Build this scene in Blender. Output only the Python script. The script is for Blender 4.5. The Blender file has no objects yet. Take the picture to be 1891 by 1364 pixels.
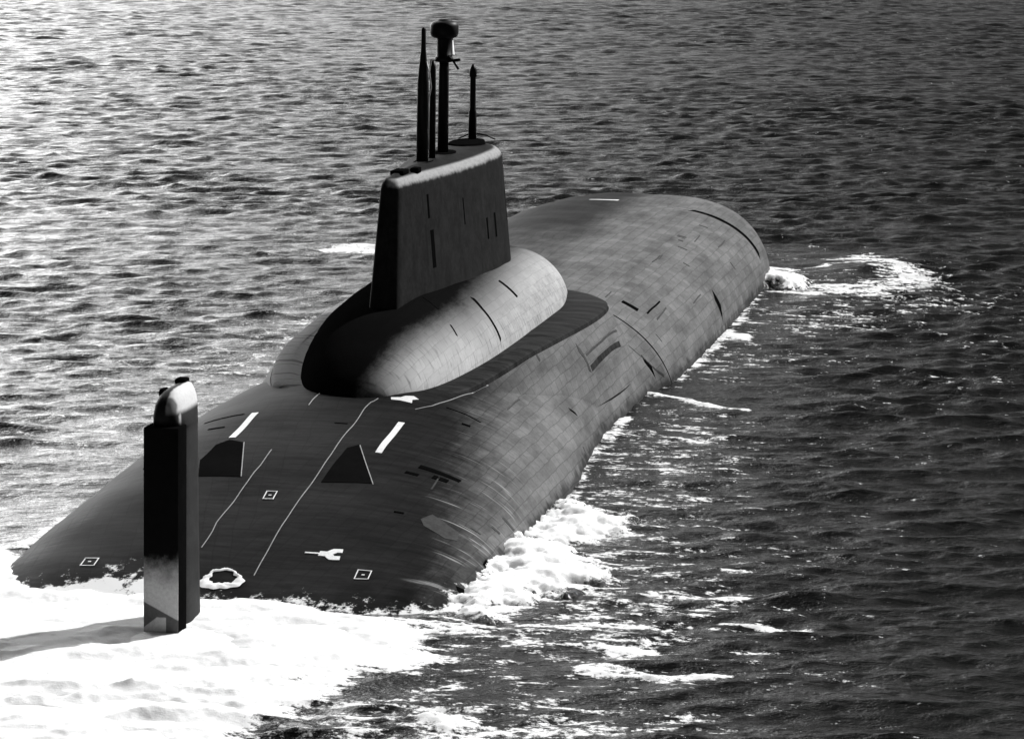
import bpy, bmesh, math, random
import numpy as np
from mathutils import Vector, Matrix
random.seed(7)
S = bpy.context.scene
COL = S.collection

# ------------------------------------------------------------------ camera
CAM = (-148.22, -42.69, 35.17)
YAW, PITCH, ROLL, FPX = 0.180306, 0.148180, 0.0149633, 6500.0
def cam_setup():
    cy, sy, cp, sp = math.cos(YAW), math.sin(YAW), math.cos(PITCH), math.sin(PITCH)
    F = Vector((cy*cp, sy*cp, -sp)); R = Vector((sy, -cy, 0)); U = R.cross(F)
    R2 = math.cos(ROLL)*R + math.sin(ROLL)*U
    U2 = -math.sin(ROLL)*R + math.cos(ROLL)*U
    m = Matrix((R2, U2, -F)).transposed().to_4x4()
    m.translation = CAM
    cd = bpy.data.cameras.new('camera'); co = bpy.data.objects.new('camera', cd)
    COL.objects.link(co); co.matrix_world = m
    cd.sensor_fit = 'HORIZONTAL'; cd.sensor_width = 36.0
    cd.lens = 36.0*FPX/1891.0
    cd.clip_start = 1.0; cd.clip_end = 60000
    S.camera = co
cam_setup()
S.render.resolution_x = 1024; S.render.resolution_y = 738

# ------------------------------------------------------------------ light
SUN_DIR = Vector((0.60, -0.50, 0.62)).normalized()      # towards the sun: ahead and to starboard
SUN_EL = math.asin(SUN_DIR.z); SUN_AZ = math.atan2(SUN_DIR.x, SUN_DIR.y)
w = bpy.data.worlds.new('World'); S.world = w; w.use_nodes = True
nt = w.node_tree; nt.nodes.clear()
N = nt.nodes.new; L = nt.links.new
out = N('ShaderNodeOutputWorld'); bg = N('ShaderNodeBackground'); L(bg.outputs[0], out.inputs[0])
sky = N('ShaderNodeTexSky'); sky.sky_type = 'NISHITA'; sky.sun_disc = False
sky.sun_elevation = SUN_EL; sky.sun_rotation = SUN_AZ
spl = N('ShaderNodeSeparateColor'); L(sky.outputs[0], spl.inputs[0])
bw = N('ShaderNodeMath'); bw.operation = 'MULTIPLY'; L(spl.outputs[0], bw.inputs[0]); bw.inputs[1].default_value = 0.38      # black and white film behind a red filter
# an added glow low in the port sky, brightening the water on that side
tc = N('ShaderNodeTexCoord'); sep = N('ShaderNodeSeparateXYZ'); L(tc.outputs['Generated'], sep.inputs[0])
def wm(op, a, b=None, c=None):
    n = N('ShaderNodeMath'); n.operation = op
    for i, v in enumerate((a, b, c)):
        if v is None: continue
        if isinstance(v, (int, float)): n.inputs[i].default_value = v
        else: L(v, n.inputs[i])
    return n.outputs[0]
az = wm('ARCTAN2', sep.outputs[1], sep.outputs[0])
el = wm('ARCSINE', sep.outputs[2])
GLOW_AZ, GLOW_SIG, GLOW_AMP = math.radians(36), math.radians(10.5), 190.0
da = wm('DIVIDE', wm('SUBTRACT', az, GLOW_AZ), GLOW_SIG)
ga = wm('EXPONENT', wm('MULTIPLY', wm('MULTIPLY', da, da), -0.5))
de = wm('DIVIDE', wm('SUBTRACT', el, math.radians(6)), math.radians(22))
ge = wm('EXPONENT', wm('MULTIPLY', wm('MULTIPLY', de, de), -0.5))
glow = wm('MULTIPLY', wm('MULTIPLY', ga, ge), GLOW_AMP)
tot = wm('ADD', bw.outputs[0], glow)
L(tot, bg.inputs[0]); bg.inputs[1].default_value = 0.05
ld = bpy.data.lights.new('sun', 'SUN'); ld.energy = 5.0; ld.angle = math.radians(1.5); ld.color = (1, 1, 1)
sun = bpy.data.objects.new('sun', ld); COL.objects.link(sun)
sun.rotation_euler = SUN_DIR.to_track_quat('Z', 'Y').to_euler(); sun.location = (0, -60, 90)
S.view_settings.view_transform = 'Standard'; S.view_settings.look = 'None'
S.view_settings.exposure = 0.3; S.view_settings.gamma = 1.0

# ------------------------------------------------------------------ helpers
class NG:
    """small wrapper that writes shader nodes"""
    def __init__(s, name):
        s.m = bpy.data.materials.new(name); s.m.use_nodes = True
        s.t = s.m.node_tree; s.t.nodes.clear()
        s.out = s.n('ShaderNodeOutputMaterial')
    def n(s, k, **kw):
        x = s.t.nodes.new(k)
        for a, b in kw.items(): setattr(x, a, b)
        return x
    def l(s, a, b): s.t.links.new(a, b)
    def put(s, sock, v):
        if hasattr(v, 'is_output') or hasattr(v, 'links'): s.l(v, sock)
        elif isinstance(v, (tuple, list)): sock.default_value = v
        else: sock.default_value = v
    def math(s, op, a, b=None, c=None, clamp=False):
        x = s.n('ShaderNodeMath', operation=op); x.use_clamp = clamp
        for i, v in enumerate((a, b, c)):
            if v is not None: s.put(x.inputs[i], v)
        return x.outputs[0]
    def sstep(s, v, a, b, o0=0.0, o1=1.0):
        x = s.n('ShaderNodeMapRange', interpolation_type='SMOOTHSTEP')
        s.put(x.inputs[0], v)
        for i, q in ((1, a), (2, b), (3, o0), (4, o1)): x.inputs[i].default_value = q
        return x.outputs[0]
    def mix(s, f, a, b):
        x = s.n('ShaderNodeMix', data_type='FLOAT'); s.put(x.inputs[0], f)
        s.put(x.inputs[2], a); s.put(x.inputs[3], b); return x.outputs[0]
    def pos(s):
        g = s.n('ShaderNodeNewGeometry'); return g.outputs['Position']
    def obj(s):
        g = s.n('ShaderNodeTexCoord'); return g.outputs['Object']
    def scale(s, v, sc, rot=(0, 0, 0)):
        x = s.n('ShaderNodeMapping'); s.l(v, x.inputs[0]); x.inputs['Scale'].default_value = sc
        x.inputs['Rotation'].default_value = rot; return x.outputs[0]
    def noise(s, v, sc, det=3, rough=.55):
        x = s.n('ShaderNodeTexNoise'); s.l(v, x.inputs['Vector']); x.inputs['Scale'].default_value = sc
        x.inputs['Detail'].default_value = det; x.inputs['Roughness'].default_value = rough
        return x.outputs[0]
    def sepxyz(s, v):
        x = s.n('ShaderNodeSeparateXYZ'); s.l(v, x.inputs[0]); return x.outputs
    def curve(s, v, pts, lo, hi):
        """piecewise linear value of v (ramp of greys)"""
        x = s.n('ShaderNodeMapRange'); s.put(x.inputs[0], v); x.inputs[1].default_value = lo; x.inputs[2].default_value = hi
        r = s.n('ShaderNodeValToRGB'); s.l(x.outputs[0], r.inputs[0]); cr = r.color_ramp
        for i, (p, c) in enumerate(pts):
            q = (p-lo)/(hi-lo)
            e = cr.elements[i] if i < 2 else cr.elements.new(q)
            e.position = q; e.color = (c, c, c, 1)
        return r.outputs[0]
    def surf(s, col, rough=.5, bump=None, bs=.3, bd=.05, spec=.5, ior=1.45):
        b = s.n('ShaderNodeBsdfPrincipled')
        s.put(b.inputs['Base Color'], (col, col, col, 1) if isinstance(col, (int, float)) else col)
        s.put(b.inputs['Roughness'], rough); b.inputs['IOR'].default_value = ior
        b.inputs['Specular IOR Level'].default_value = spec
        if bump is not None:
            bn = s.n('ShaderNodeBump'); bn.inputs['Strength'].default_value = bs; bn.inputs['Distance'].default_value = bd
            s.l(bump, bn.inputs['Height']); s.l(bn.outputs[0], b.inputs['Normal'])
        return b.outputs[0]
    def fin(s, sh): s.l(sh, s.out.inputs[0]); return s.m

def link(name, bm, mat, parent=None, smooth=True):
    me = bpy.data.meshes.new(name); bm.normal_update(); bm.to_mesh(me); bm.free()
    if smooth:
        for p in me.polygons: p.use_smooth = True
    if mat: me.materials.append(mat)
    o = bpy.data.objects.new(name, me); COL.objects.link(o)
    if parent: o.parent = parent
    return o
def sharp(o, deg=35):
    me = o.data; me.set_sharp_from_angle(angle=math.radians(deg))
    return o
def tag(o, label=None, cat=None, group=None, kind=None):
    if label: o['label'] = label
    if cat: o['category'] = cat
    if group: o['group'] = group
    if kind: o['kind'] = kind
    return o
def loft(bm, rings, close=True, capa=True, capb=True):
    vs = [[bm.verts.new(p) for p in r] for r in rings]
    n = len(rings[0])
    for a, b in zip(vs[:-1], vs[1:]):
        for i in range(n if close else n-1):
            j = (i+1) % n
            bm.faces.new((a[i], a[j], b[j], b[i]))
    if capa: bm.faces.new(list(reversed(vs[0])))
    if capb: bm.faces.new(vs[-1])
    bmesh.ops.recalc_face_normals(bm, faces=bm.faces)
    return vs
def circ(cx, cy, z, r, n=20, ry=None):
    return [(cx+r*math.cos(2*math.pi*i/n), cy+(ry or r)*math.sin(2*math.pi*i/n), z) for i in range(n)]
def lathe(cx, cy, prof, n=20):
    bm = bmesh.new(); loft(bm, [circ(cx, cy, z, r, n) for z, r in prof]); return bm
def box(bm, c, s, bev=0.0):
    r = bmesh.ops.create_cube(bm, size=1.0, matrix=Matrix.Translation(c) @ Matrix.Diagonal((*s, 1)))
    if bev:
        es = list({e for v in r['verts'] for e in v.link_edges})
        bmesh.ops.bevel(bm, geom=es, offset=bev, segments=2, affect='EDGES', profile=.5)
def tube(bm, pts, r, n=8):
    pts = [Vector(p) for p in pts]; rings = []
    for i, p in enumerate(pts):
        t = (pts[min(i+1, len(pts)-1)]-pts[max(i-1, 0)]).normalized()
        a = t.orthogonal().normalized(); b = t.cross(a)
        rr = r[i] if isinstance(r, (list, tuple)) else r
        rings.append([tuple(p+a*rr*math.cos(2*math.pi*k/n)+b*rr*math.sin(2*math.pi*k/n)) for k in range(n)])
    # keep ring orientation continuous
    loft(bm, rings)
# ---- GEO ----
HC=[(-12,-2.9),(-4,-2.4),(2,-1.4),(6,-0.2),(9,0.5),(13,1.45),(20,2.9),(30,4.5),(38,5.3),(48,5.7),(70,5.8),(110,5.9),(138,6.05),(147,5.9),(152,5.1),(156,3.4),(159,.4),(161,-1.8),(162,-2.95)]
BM=[(-12,3.0),(-4,6.5),(2,11.2),(6,12.1),(9,12.3),(16,12.4),(40,12.35),(50,11.6),(60,11.1),(72,11.2),(78.5,11.6),(80,12.2),(100,12.3),(123,12.2),(136,12.2),(143,11.4),(149,9.4),(154,7.0),(158,4.2),(161,1.6),(162,0.6)]
NX=[(-12,3),(6,5.0),(14,3.5),(30,2.6),(45,2.3),(78,2.4),(100,3.0),(135,3.4),(162,3.0)]
ZB=-3.0
def hermite(tab,x):
    xs=[t[0] for t in tab]; ys=[t[1] for t in tab]; n=len(xs)
    d=[(ys[i+1]-ys[i])/(xs[i+1]-xs[i]) for i in range(n-1)]
    m=[d[0]]+[0 if d[i-1]*d[i]<=0 else 2*d[i-1]*d[i]/(d[i-1]+d[i]) for i in range(1,n-1)]+[d[-1]]
    x=min(max(x,xs[0]),xs[-1]); i=0
    while i<n-2 and x>xs[i+1]: i+=1
    h=xs[i+1]-xs[i]; t=(x-xs[i])/h
    return ys[i]*(2*t**3-3*t*t+1)+h*m[i]*(t**3-2*t*t+t)+ys[i+1]*(3*t*t-2*t**3)+h*m[i+1]*(t**3-t*t)
def hull_z(x,y):
    B=hermite(BM,x); h=hermite(HC,x)-ZB; n=hermite(NX,x); r=min(abs(y)/B,1.0)
    return ZB+h*(1-r**n)**(1.0/n)
# fairing (dome under the sail): crest height and half width along x
FC=[(36.3,5.0),(37.6,6.3),(40,7.6),(44,8.9),(50,9.5),(62,9.7),(74,9.4),(81,8.7),(86,7.4),(88.4,5.0)]
FW=[(36.3,0.3),(37.4,2.0),(40,3.4),(44,4.5),(52,5.5),(62,6.0),(70,6.0),(78,5.2),(84,3.8),(87.2,2.0),(88.4,0.3)]
FB=5.0
def fair_z(x,y):
    if x<36.3 or x>88.4: return -9
    w=hermite(FW,x); c=hermite(FC,x)-FB; r=abs(y)/w
    return -9 if r>=1 else FB+c*(1-r**2.3)**(1/2.0)
# ---- END GEO ----

# ------------------------------------------------------------------ materials
def tile_lines(g, v, sx, sy, wd):
    """thin dark joints between the rubber tiles: (x, y) grid"""
    x, y, z = g.sepxyz(v)
    def ln(c, s):
        f = g.math('FRACT', g.math('DIVIDE', c, s)); d = g.math('ABSOLUTE', g.math('SUBTRACT', f, .5))
        return g.sstep(d, .5-wd/s, .5)
    return g.math('MAXIMUM', ln(x, sx), ln(y, sy))
def mat_hull():
    g = NG('hull_rubber'); P = g.obj(); x, y, z = g.sepxyz(P)
    # wet dark deck against the dried, salt-greyed flank: the tide line drawn by the water
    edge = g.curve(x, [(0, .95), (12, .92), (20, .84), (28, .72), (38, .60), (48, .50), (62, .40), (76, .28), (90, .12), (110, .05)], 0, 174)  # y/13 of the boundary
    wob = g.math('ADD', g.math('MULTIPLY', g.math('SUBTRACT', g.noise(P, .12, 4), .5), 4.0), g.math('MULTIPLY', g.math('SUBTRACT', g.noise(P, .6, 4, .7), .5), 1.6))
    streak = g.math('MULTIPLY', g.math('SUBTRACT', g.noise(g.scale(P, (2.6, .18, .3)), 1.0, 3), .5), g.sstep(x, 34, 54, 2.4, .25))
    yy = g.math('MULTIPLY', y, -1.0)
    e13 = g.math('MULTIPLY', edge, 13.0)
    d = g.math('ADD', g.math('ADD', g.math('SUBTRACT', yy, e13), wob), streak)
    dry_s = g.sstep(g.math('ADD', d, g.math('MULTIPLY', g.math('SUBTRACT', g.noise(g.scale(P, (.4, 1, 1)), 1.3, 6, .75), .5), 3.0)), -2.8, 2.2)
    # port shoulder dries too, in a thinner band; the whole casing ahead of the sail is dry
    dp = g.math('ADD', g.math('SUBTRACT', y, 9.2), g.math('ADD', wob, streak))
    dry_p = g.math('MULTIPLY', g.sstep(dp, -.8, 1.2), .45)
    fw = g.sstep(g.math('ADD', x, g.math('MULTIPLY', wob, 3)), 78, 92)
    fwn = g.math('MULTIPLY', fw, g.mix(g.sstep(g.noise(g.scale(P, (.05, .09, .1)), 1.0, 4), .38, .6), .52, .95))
    # dark patch across the bow top
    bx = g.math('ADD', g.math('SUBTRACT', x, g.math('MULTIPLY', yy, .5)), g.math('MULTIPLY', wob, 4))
    bow_dark = g.math('MULTIPLY', g.math('MULTIPLY', g.sstep(g.math('ADD', bx, g.math('MULTIPLY', g.math('SUBTRACT', g.noise(g.scale(P, (.3, 1, 1)), .5, 5, .7), .5), 36)), 98, 126), g.sstep(g.math('ADD', yy, wob), 9.5, 6.0)), g.math('SUBTRACT', 1.0, g.math('MULTIPLY', g.math('MULTIPLY', g.sstep(x, 133, 137), g.sstep(yy, 1, 4)), .7)))
    fwn = g.math('MULTIPLY', fwn, g.math('SUBTRACT', 1.0, g.math('MULTIPLY', bow_dark, .88)))
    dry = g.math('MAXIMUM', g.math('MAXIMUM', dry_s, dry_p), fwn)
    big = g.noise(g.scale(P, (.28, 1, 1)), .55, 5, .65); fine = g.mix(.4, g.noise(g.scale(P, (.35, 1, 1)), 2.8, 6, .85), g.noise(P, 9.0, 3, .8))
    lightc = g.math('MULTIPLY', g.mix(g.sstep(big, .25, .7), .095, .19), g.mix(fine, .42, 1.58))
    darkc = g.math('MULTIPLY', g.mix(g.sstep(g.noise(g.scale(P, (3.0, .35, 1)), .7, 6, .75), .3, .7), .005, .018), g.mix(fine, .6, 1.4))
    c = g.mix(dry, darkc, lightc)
    vv = g.math('SUBTRACT', g.math('ABSOLUTE', y), g.math('MULTIPLY', z, .9))
    cb = g.n('ShaderNodeCombineXYZ'); g.l(g.math('ADD', x, g.math('MULTIPLY', g.noise(P, .25, 2), .9)), cb.inputs[0]); g.l(g.math('ADD', vv, g.math('MULTIPLY', g.noise(P, .5, 3), .35)), cb.inputs[1])
    br = g.n('ShaderNodeTexBrick'); g.l(cb.outputs[0], br.inputs['Vector'])
    for k, v in (('Scale', .5), ('Mortar Size', .022), ('Mortar Smooth', .5), ('Brick Width', .62), ('Row Height', .42)): br.inputs[k].default_value = v
    br.inputs['Color1'].default_value = (1, 1, 1, 1); br.inputs['Color2'].default_value = (.78, .78, .78, 1); br.inputs['Mortar'].default_value = (.62, .62, .62, 1)
    c = g.math('MULTIPLY', c, br.outputs[0])
    # scuffed pale streaks running down the flank near the tide line aft
    st = g.sstep(g.noise(g.scale(P, (4.2, .25, .6)), 1.0, 2), .60, .72)
    zone = g.math('MULTIPLY', g.sstep(g.math('ABSOLUTE', g.math('ADD', d, .3)), 2.6, .6), g.sstep(x, 46, 20))
    c = g.mix(g.math('MULTIPLY', g.math('MULTIPLY', st, zone), .8), c, .34)
    # white water draining over the after casing
    fn = g.math('ADD', g.math('MULTIPLY', g.noise(g.scale(P, (.8, 1, 1)), .9, 5, .7), 2.6), g.math('MULTIPLY', g.noise(P, 3.5, 4, .7), .5))
    fm = g.math('MULTIPLY', g.sstep(g.math('SUBTRACT', fn, g.math('ADD', g.math('MULTIPLY', z, 1.0), g.sstep(g.math('ABSOLUTE', g.math('SUBTRACT', y, 4.4)), 1.5, 3.6, .85, 1.45))), -.06, .22), g.sstep(x, 17, 14))
    # wet dark band where the sea laps
    lap = g.sstep(g.math('ADD', z, g.math('MULTIPLY', g.math('SUBTRACT', g.noise(P, .9, 4), .5), 1.6)), .15, .75)
    c = g.math('MULTIPLY', c, g.mix(lap, .35, 1.0))
    c = g.mix(fm, c, .75)
    rough = g.mix(dry, .55, .7)
    bumpv = g.math('ADD', g.math('MULTIPLY', g.noise(P, .8, 4), .9), g.math('MULTIPLY', fine, .12))
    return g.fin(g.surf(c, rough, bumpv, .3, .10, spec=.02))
def mat_plain(name, c, rough=.5, var=.35, sc=1.5, spec=.5, bs=.2, bd=.03, stretch=(1, 1, 1)):
    g = NG(name); P = g.obj()
    n = g.noise(g.scale(P, stretch), sc, 5, .65)
    f = g.noise(P, 7.0, 3)
    v = g.math('MULTIPLY', g.math('MULTIPLY', g.mix(n, 1-var*1.6, 1+var*1.6), g.mix(f, .75, 1.25)), c)
    return g.fin(g.surf(v, rough, n, bs, bd, spec=spec))
def mat_sail():
    g = NG('sail_rubber'); P = g.obj(); x, y, z = g.sepxyz(P)
    n = g.noise(g.scale(P, (.8, 1, .5)), 1.6, 5, .75); f = g.noise(g.scale(P, (.5, 1, 1)), 4.0, 5, .8)
    c = g.math('MULTIPLY', g.mix(g.sstep(n, .3, .7), .010, .020), g.mix(f, .4, 1.6))
    # highlight along the starboard shoulder, painted into the colour as a pale rim
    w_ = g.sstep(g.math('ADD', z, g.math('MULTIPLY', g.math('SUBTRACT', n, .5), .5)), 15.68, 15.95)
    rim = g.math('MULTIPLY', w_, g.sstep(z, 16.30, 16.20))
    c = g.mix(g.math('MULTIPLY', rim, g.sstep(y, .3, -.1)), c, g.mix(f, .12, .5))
    # narrow dark seams
    def seam(x0, z0, z1, wd):
        a = g.sstep(g.math('ABSOLUTE', g.math('SUBTRACT', x, x0)), wd, wd*.4)
        b = g.math('MULTIPLY', g.sstep(z, z0-.1, z0+.1), g.sstep(z, z1+.1, z1-.1)); return g.math('MULTIPLY', a, b)
    s = seam(62, 11.3, 12.5, .15)
    for q in ((64.5, 11.1, 12.6, .18), (50.3, 10.9, 13.3, .24), (50.1, 13.9, 15.3, .15), (56.5, 12.6, 14.4, .09), (69, 11.6, 13.9, .08)): s = g.math('MAXIMUM', s, seam(*q))
    c = g.mix(g.math('MULTIPLY', s, .75), c, .008)
    return g.fin(g.surf(c, .6, n, .2, .05, spec=.02))
def mat_fairing():
    g = NG('fairing_rubber'); P = g.obj(); x, y, z = g.sepxyz(P)
    n = g.noise(g.scale(P, (.4, 1, 1)), .6, 5, .7); f = g.noise(g.scale(P, (.4, 1, 1)), 3.0, 6, .85)
    c = g.math('MULTIPLY', g.mix(n, .22, .56), g.mix(f, .5, 1.5))
    st = g.sstep(g.noise(g.scale(P, (5.0, .9, .9)), 1.0, 4), .5, .72)
    low = g.sstep(z, 8.4, 6.2)
    c = g.math('MULTIPLY', c, g.math('SUBTRACT', 1.0, g.math('MULTIPLY', g.math('MULTIPLY', st, low), .45)))
    # the sail's shadow over the port side and after end, painted into the colour
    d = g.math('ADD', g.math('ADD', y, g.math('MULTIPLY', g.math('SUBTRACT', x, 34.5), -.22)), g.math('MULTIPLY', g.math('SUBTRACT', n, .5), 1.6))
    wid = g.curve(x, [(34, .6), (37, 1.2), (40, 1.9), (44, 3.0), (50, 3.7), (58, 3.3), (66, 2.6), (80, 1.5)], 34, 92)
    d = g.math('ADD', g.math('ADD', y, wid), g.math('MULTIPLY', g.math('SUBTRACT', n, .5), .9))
    sail_shade = g.sstep(g.math('ADD', d, g.math('MULTIPLY', g.math('SUBTRACT', f, .5), 1.2)), -2.6, 1.0)
    c = g.math('MULTIPLY', c, g.sstep(x, 60, 38, 1.0, 2.1))  # after end lightened in the colour to stand for its highlight
    c = g.mix(sail_shade, c, .006)
    vv = g.math('SUBTRACT', g.math('ABSOLUTE', y), g.math('MULTIPLY', z, .9))
    cb = g.n('ShaderNodeCombineXYZ'); g.l(g.math('ADD', x, g.math('MULTIPLY', g.noise(P, .25, 2), .9)), cb.inputs[0]); g.l(g.math('ADD', vv, g.math('MULTIPLY', g.noise(P, .5, 3), .35)), cb.inputs[1])
    br = g.n('ShaderNodeTexBrick'); g.l(cb.outputs[0], br.inputs['Vector'])
    for k, v in (('Scale', .6), ('Mortar Size', .018), ('Mortar Smooth', .5), ('Brick Width', .6), ('Row Height', .45)): br.inputs[k].default_value = v
    br.inputs['Color1'].default_value = (1, 1, 1, 1); br.inputs['Color2'].default_value = (.88, .88, .88, 1); br.inputs['Mortar'].default_value = (.78, .78, .78, 1)
    c = g.math('MULTIPLY', c, br.outputs[0])
    return g.fin(g.surf(c, .65, n, .2, .05, spec=.0))
def mat_rudder():
    g = NG('rudder_paint'); P = g.obj(); x, y, z = g.sepxyz(P)
    n = g.noise(P, .9, 5, .7); f = g.noise(P, 6, 4, .7)
    c = g.math('MULTIPLY', g.mix(n, .002, .006), g.mix(f, .7, 1.3))
    # pale weathered foot of the blade with a dark chevron left in it
    foot = g.sstep(g.math('ADD', z, g.math('MULTIPLY', g.math('SUBTRACT', n, .5), 2.2)), 3.9, 1.8)
    under = g.sstep(g.math('SUBTRACT', z, g.math('MULTIPLY', y, .5)), 1.16, 1.08)
    low = g.math('ADD', z, g.math('MULTIPLY', g.math('MAXIMUM', g.math('SUBTRACT', y, .25), 0.0), .8))
    dark = g.math('MULTIPLY', under, g.math('MAXIMUM', g.sstep(y, -.15, -.19), g.sstep(low, .82, .90)))
    aft = g.sstep(x, 0.06, .02)
    foot = g.math('MULTIPLY', g.math('MULTIPLY', foot, aft), g.math('SUBTRACT', 1.0, g.math('MULTIPLY', dark, .8)))
    c = g.mix(foot, c, g.math('MULTIPLY', g.mix(f, .6, 1.4), .42))
    return g.fin(g.surf(c, .5, n, .2, .03, spec=.0))
def mat_water():
    g = NG('sea_water'); P = g.pos()
    at = g.n('ShaderNodeAttribute', attribute_name='foam'); fo = at.outputs['Fac']
    n1 = g.noise(g.scale(P, (1.0, .7, 1), (0, 0, .15)), 2.4, 5, .62)
    n2 = g.noise(g.scale(P, (1.0, .45, 1), (0, 0, -.1)), .55, 5, .65)
    h = g.math('ADD', g.math('MULTIPLY', n1, .26), g.math('MULTIPLY', n2, 1.0))
    # foam: threshold broken up by streaky noise
    k = g.noise(g.scale(P, (.9, .42, 1), (0, 0, .12)), 1.0, 6, .72)
    k2 = g.noise(P, 2.6, 5, .75)
    kk = g.math('ADD', g.math('MULTIPLY', k, .65), g.math('MULTIPLY', k2, .35))
    kc = g.math('ADD', g.math('MULTIPLY', g.math('SUBTRACT', kk, .5), 2.3), .5)
    m = g.sstep(g.math('ADD', g.math('SUBTRACT', fo, 1.0), kc), .0, .16)
    ca = g.n('ShaderNodeAttribute', attribute_name='calm').outputs['Fac']
    h = g.math('MULTIPLY', h, g.mix(ca, 1.0, .9))
    wat = g.surf(.005, .12, h, 1.0, .32, spec=.5, ior=1.333)
    foam = g.surf(g.math('MULTIPLY', g.mix(k2, .7, 1.15), .85), .8, kk, .4, .2, spec=.2)
    mx = g.n('ShaderNodeMixShader'); g.put(mx.inputs[0], m); g.l(wat, mx.inputs[1]); g.l(foam, mx.inputs[2])
    return g.fin(mx.outputs[0])
def mat_foam():
    g = NG('foam'); P = g.pos()
    k = g.noise(P, 1.7, 6, .72); k2 = g.noise(P, .5, 4, .6)
    c = g.math('MULTIPLY', g.mix(k, .90, 1.04), g.mix(k2, .88, .97))
    white = g.surf(c, .85, k, .3, .15, spec=.2)
    pb = white.node; pb.inputs['Subsurface Weight'].default_value = .6; pb.inputs['Subsurface Radius'].default_value = (1, 1, 1); pb.inputs['Subsurface Scale'].default_value = .6
    wat = g.surf(.012, .18, k, .8, .3, spec=.5, ior=1.333)
    at = g.n('ShaderNodeAttribute', attribute_name='foam').outputs['Fac']
    q = g.noise(g.scale(P, (1, .6, 1)), 1.3, 6, .75); q2 = g.noise(P, 4.0, 4, .7)
    kc = g.math('ADD', g.math('MULTIPLY', g.math('SUBTRACT', g.math('ADD', g.math('MULTIPLY', q, .6), g.math('MULTIPLY', q2, .4)), .5), 2.4), .5)
    m = g.sstep(g.math('ADD', g.math('SUBTRACT', at, 1.0), kc), .0, .22)
    mx = g.n('ShaderNodeMixShader'); g.put(mx.inputs[0], m); g.l(wat, mx.inputs[1]); g.l(white, mx.inputs[2])
    return g.fin(mx.outputs[0])
def mat_fin():
    g = NG('fin_paint'); P = g.obj(); x, y, z = g.sepxyz(P)
    n = g.noise(P, 1.4, 5, .7); f = g.noise(P, 6, 4, .7)
    c = g.math('MULTIPLY', g.mix(n, .015, .045), g.mix(f, .7, 1.3))
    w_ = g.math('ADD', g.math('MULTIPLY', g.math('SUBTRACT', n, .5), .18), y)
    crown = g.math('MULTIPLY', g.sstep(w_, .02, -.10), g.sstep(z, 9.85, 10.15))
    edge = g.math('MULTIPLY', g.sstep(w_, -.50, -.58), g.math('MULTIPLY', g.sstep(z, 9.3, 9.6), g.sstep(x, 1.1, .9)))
    c = g.mix(g.math('MAXIMUM', crown, edge), c, g.mix(f, .45, .75))  # pale crown and edge: the starboard shoulder's highlight painted into the colour
    aft = g.sstep(x, 1.0, .8); c = g.math('MULTIPLY', c, g.mix(g.math('MULTIPLY', aft, g.sstep(y, -.5, -.4)), 1.0, .25))  # aft face darkened in the colour as its shaded side
    return g.fin(g.surf(c, .6, n, .2, .03, spec=.05))
def mat_deck():
    g = NG('casing_deck_paint'); P = g.obj(); x, y, z = g.sepxyz(P)
    n = g.noise(g.scale(P, (2.2, .3, 1)), .8, 5, .7); f = g.noise(P, 5, 4, .7)
    c = g.math('MULTIPLY', g.mix(g.sstep(n, .3, .7), .008, .036), g.mix(f, .6, 1.4))
    rib = g.sstep(g.noise(g.scale(P, (1.6, .12, 1)), 1.0, 2), .56, .62)   # dark drain slots across the port side
    c = g.mix(g.sstep(y, 1.5, 3.0), c, g.math('MULTIPLY', g.mix(rib, .20, .05), g.mix(f, .6, 1.4)))  # port side lightened in the colour to imitate the bright sky's reflection
    return g.fin(g.surf(c, .6, n, .2, .05, spec=.02))
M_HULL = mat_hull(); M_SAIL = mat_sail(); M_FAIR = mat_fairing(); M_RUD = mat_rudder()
M_DECK = mat_deck()
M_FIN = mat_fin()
M_CAP = mat_plain('cap_highlight', .6, .45, .2, 1.2)  # pale colour meant for the fin-top highlight; no object uses it
M_BLACK = mat_plain('black_gap', .004, .7, .2, spec=.0)
M_PATCH = mat_plain('dark_hatch_paint', .006, .7, .2, spec=.0)
M_MAST = mat_plain('mast_steel', .006, .5, .3, spec=.15)
M_PALE = mat_plain('pale_metal', .5, .4, .2)
M_WHITE = mat_plain('white_marking', .72, .6, .15, 3.0)
M_LINE = mat_plain('grey_line', .26, .6, .3, 3.0)
M_WORN = mat_plain('worn_tiles', .055, .6, .4, 2.5, spec=.02)
M_WATER = mat_water(); M_FOAM = mat_foam()

# ------------------------------------------------------------------ submarine
sub = bpy.data.objects.new('submarine', None); COL.objects.link(sub); sub.location = (0, 0, 0)
tag(sub, 'huge dark missile submarine running on the surface with tall sail and upright rudder', 'submarine')

def build_hull():
    bm = bmesh.new(); rings = []
    xs = [-12+174*i/620 for i in range(621)]
    M = 72
    for x in xs:
        B = hermite(BM, x); h = hermite(HC, x)-ZB; n = hermite(NX, x); r = []
        for j in range(M+1):
            a = math.pi*j/M; c, s = math.cos(a), math.sin(a)
            y = B*math.copysign(abs(c)**(2/n), c); z = ZB+h*abs(s)**(2/n)
            # gentle unevenness of the rubber-clad plating
            z += .035*math.sin(x*.55+y*.4)*abs(s)+.03*math.sin(x*1.3-y*.8)*abs(s)
            r.append((x, y, z))
        rings.append(r)
    loft(bm, rings, close=True)
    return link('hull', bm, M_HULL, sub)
hull = build_hull()

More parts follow.
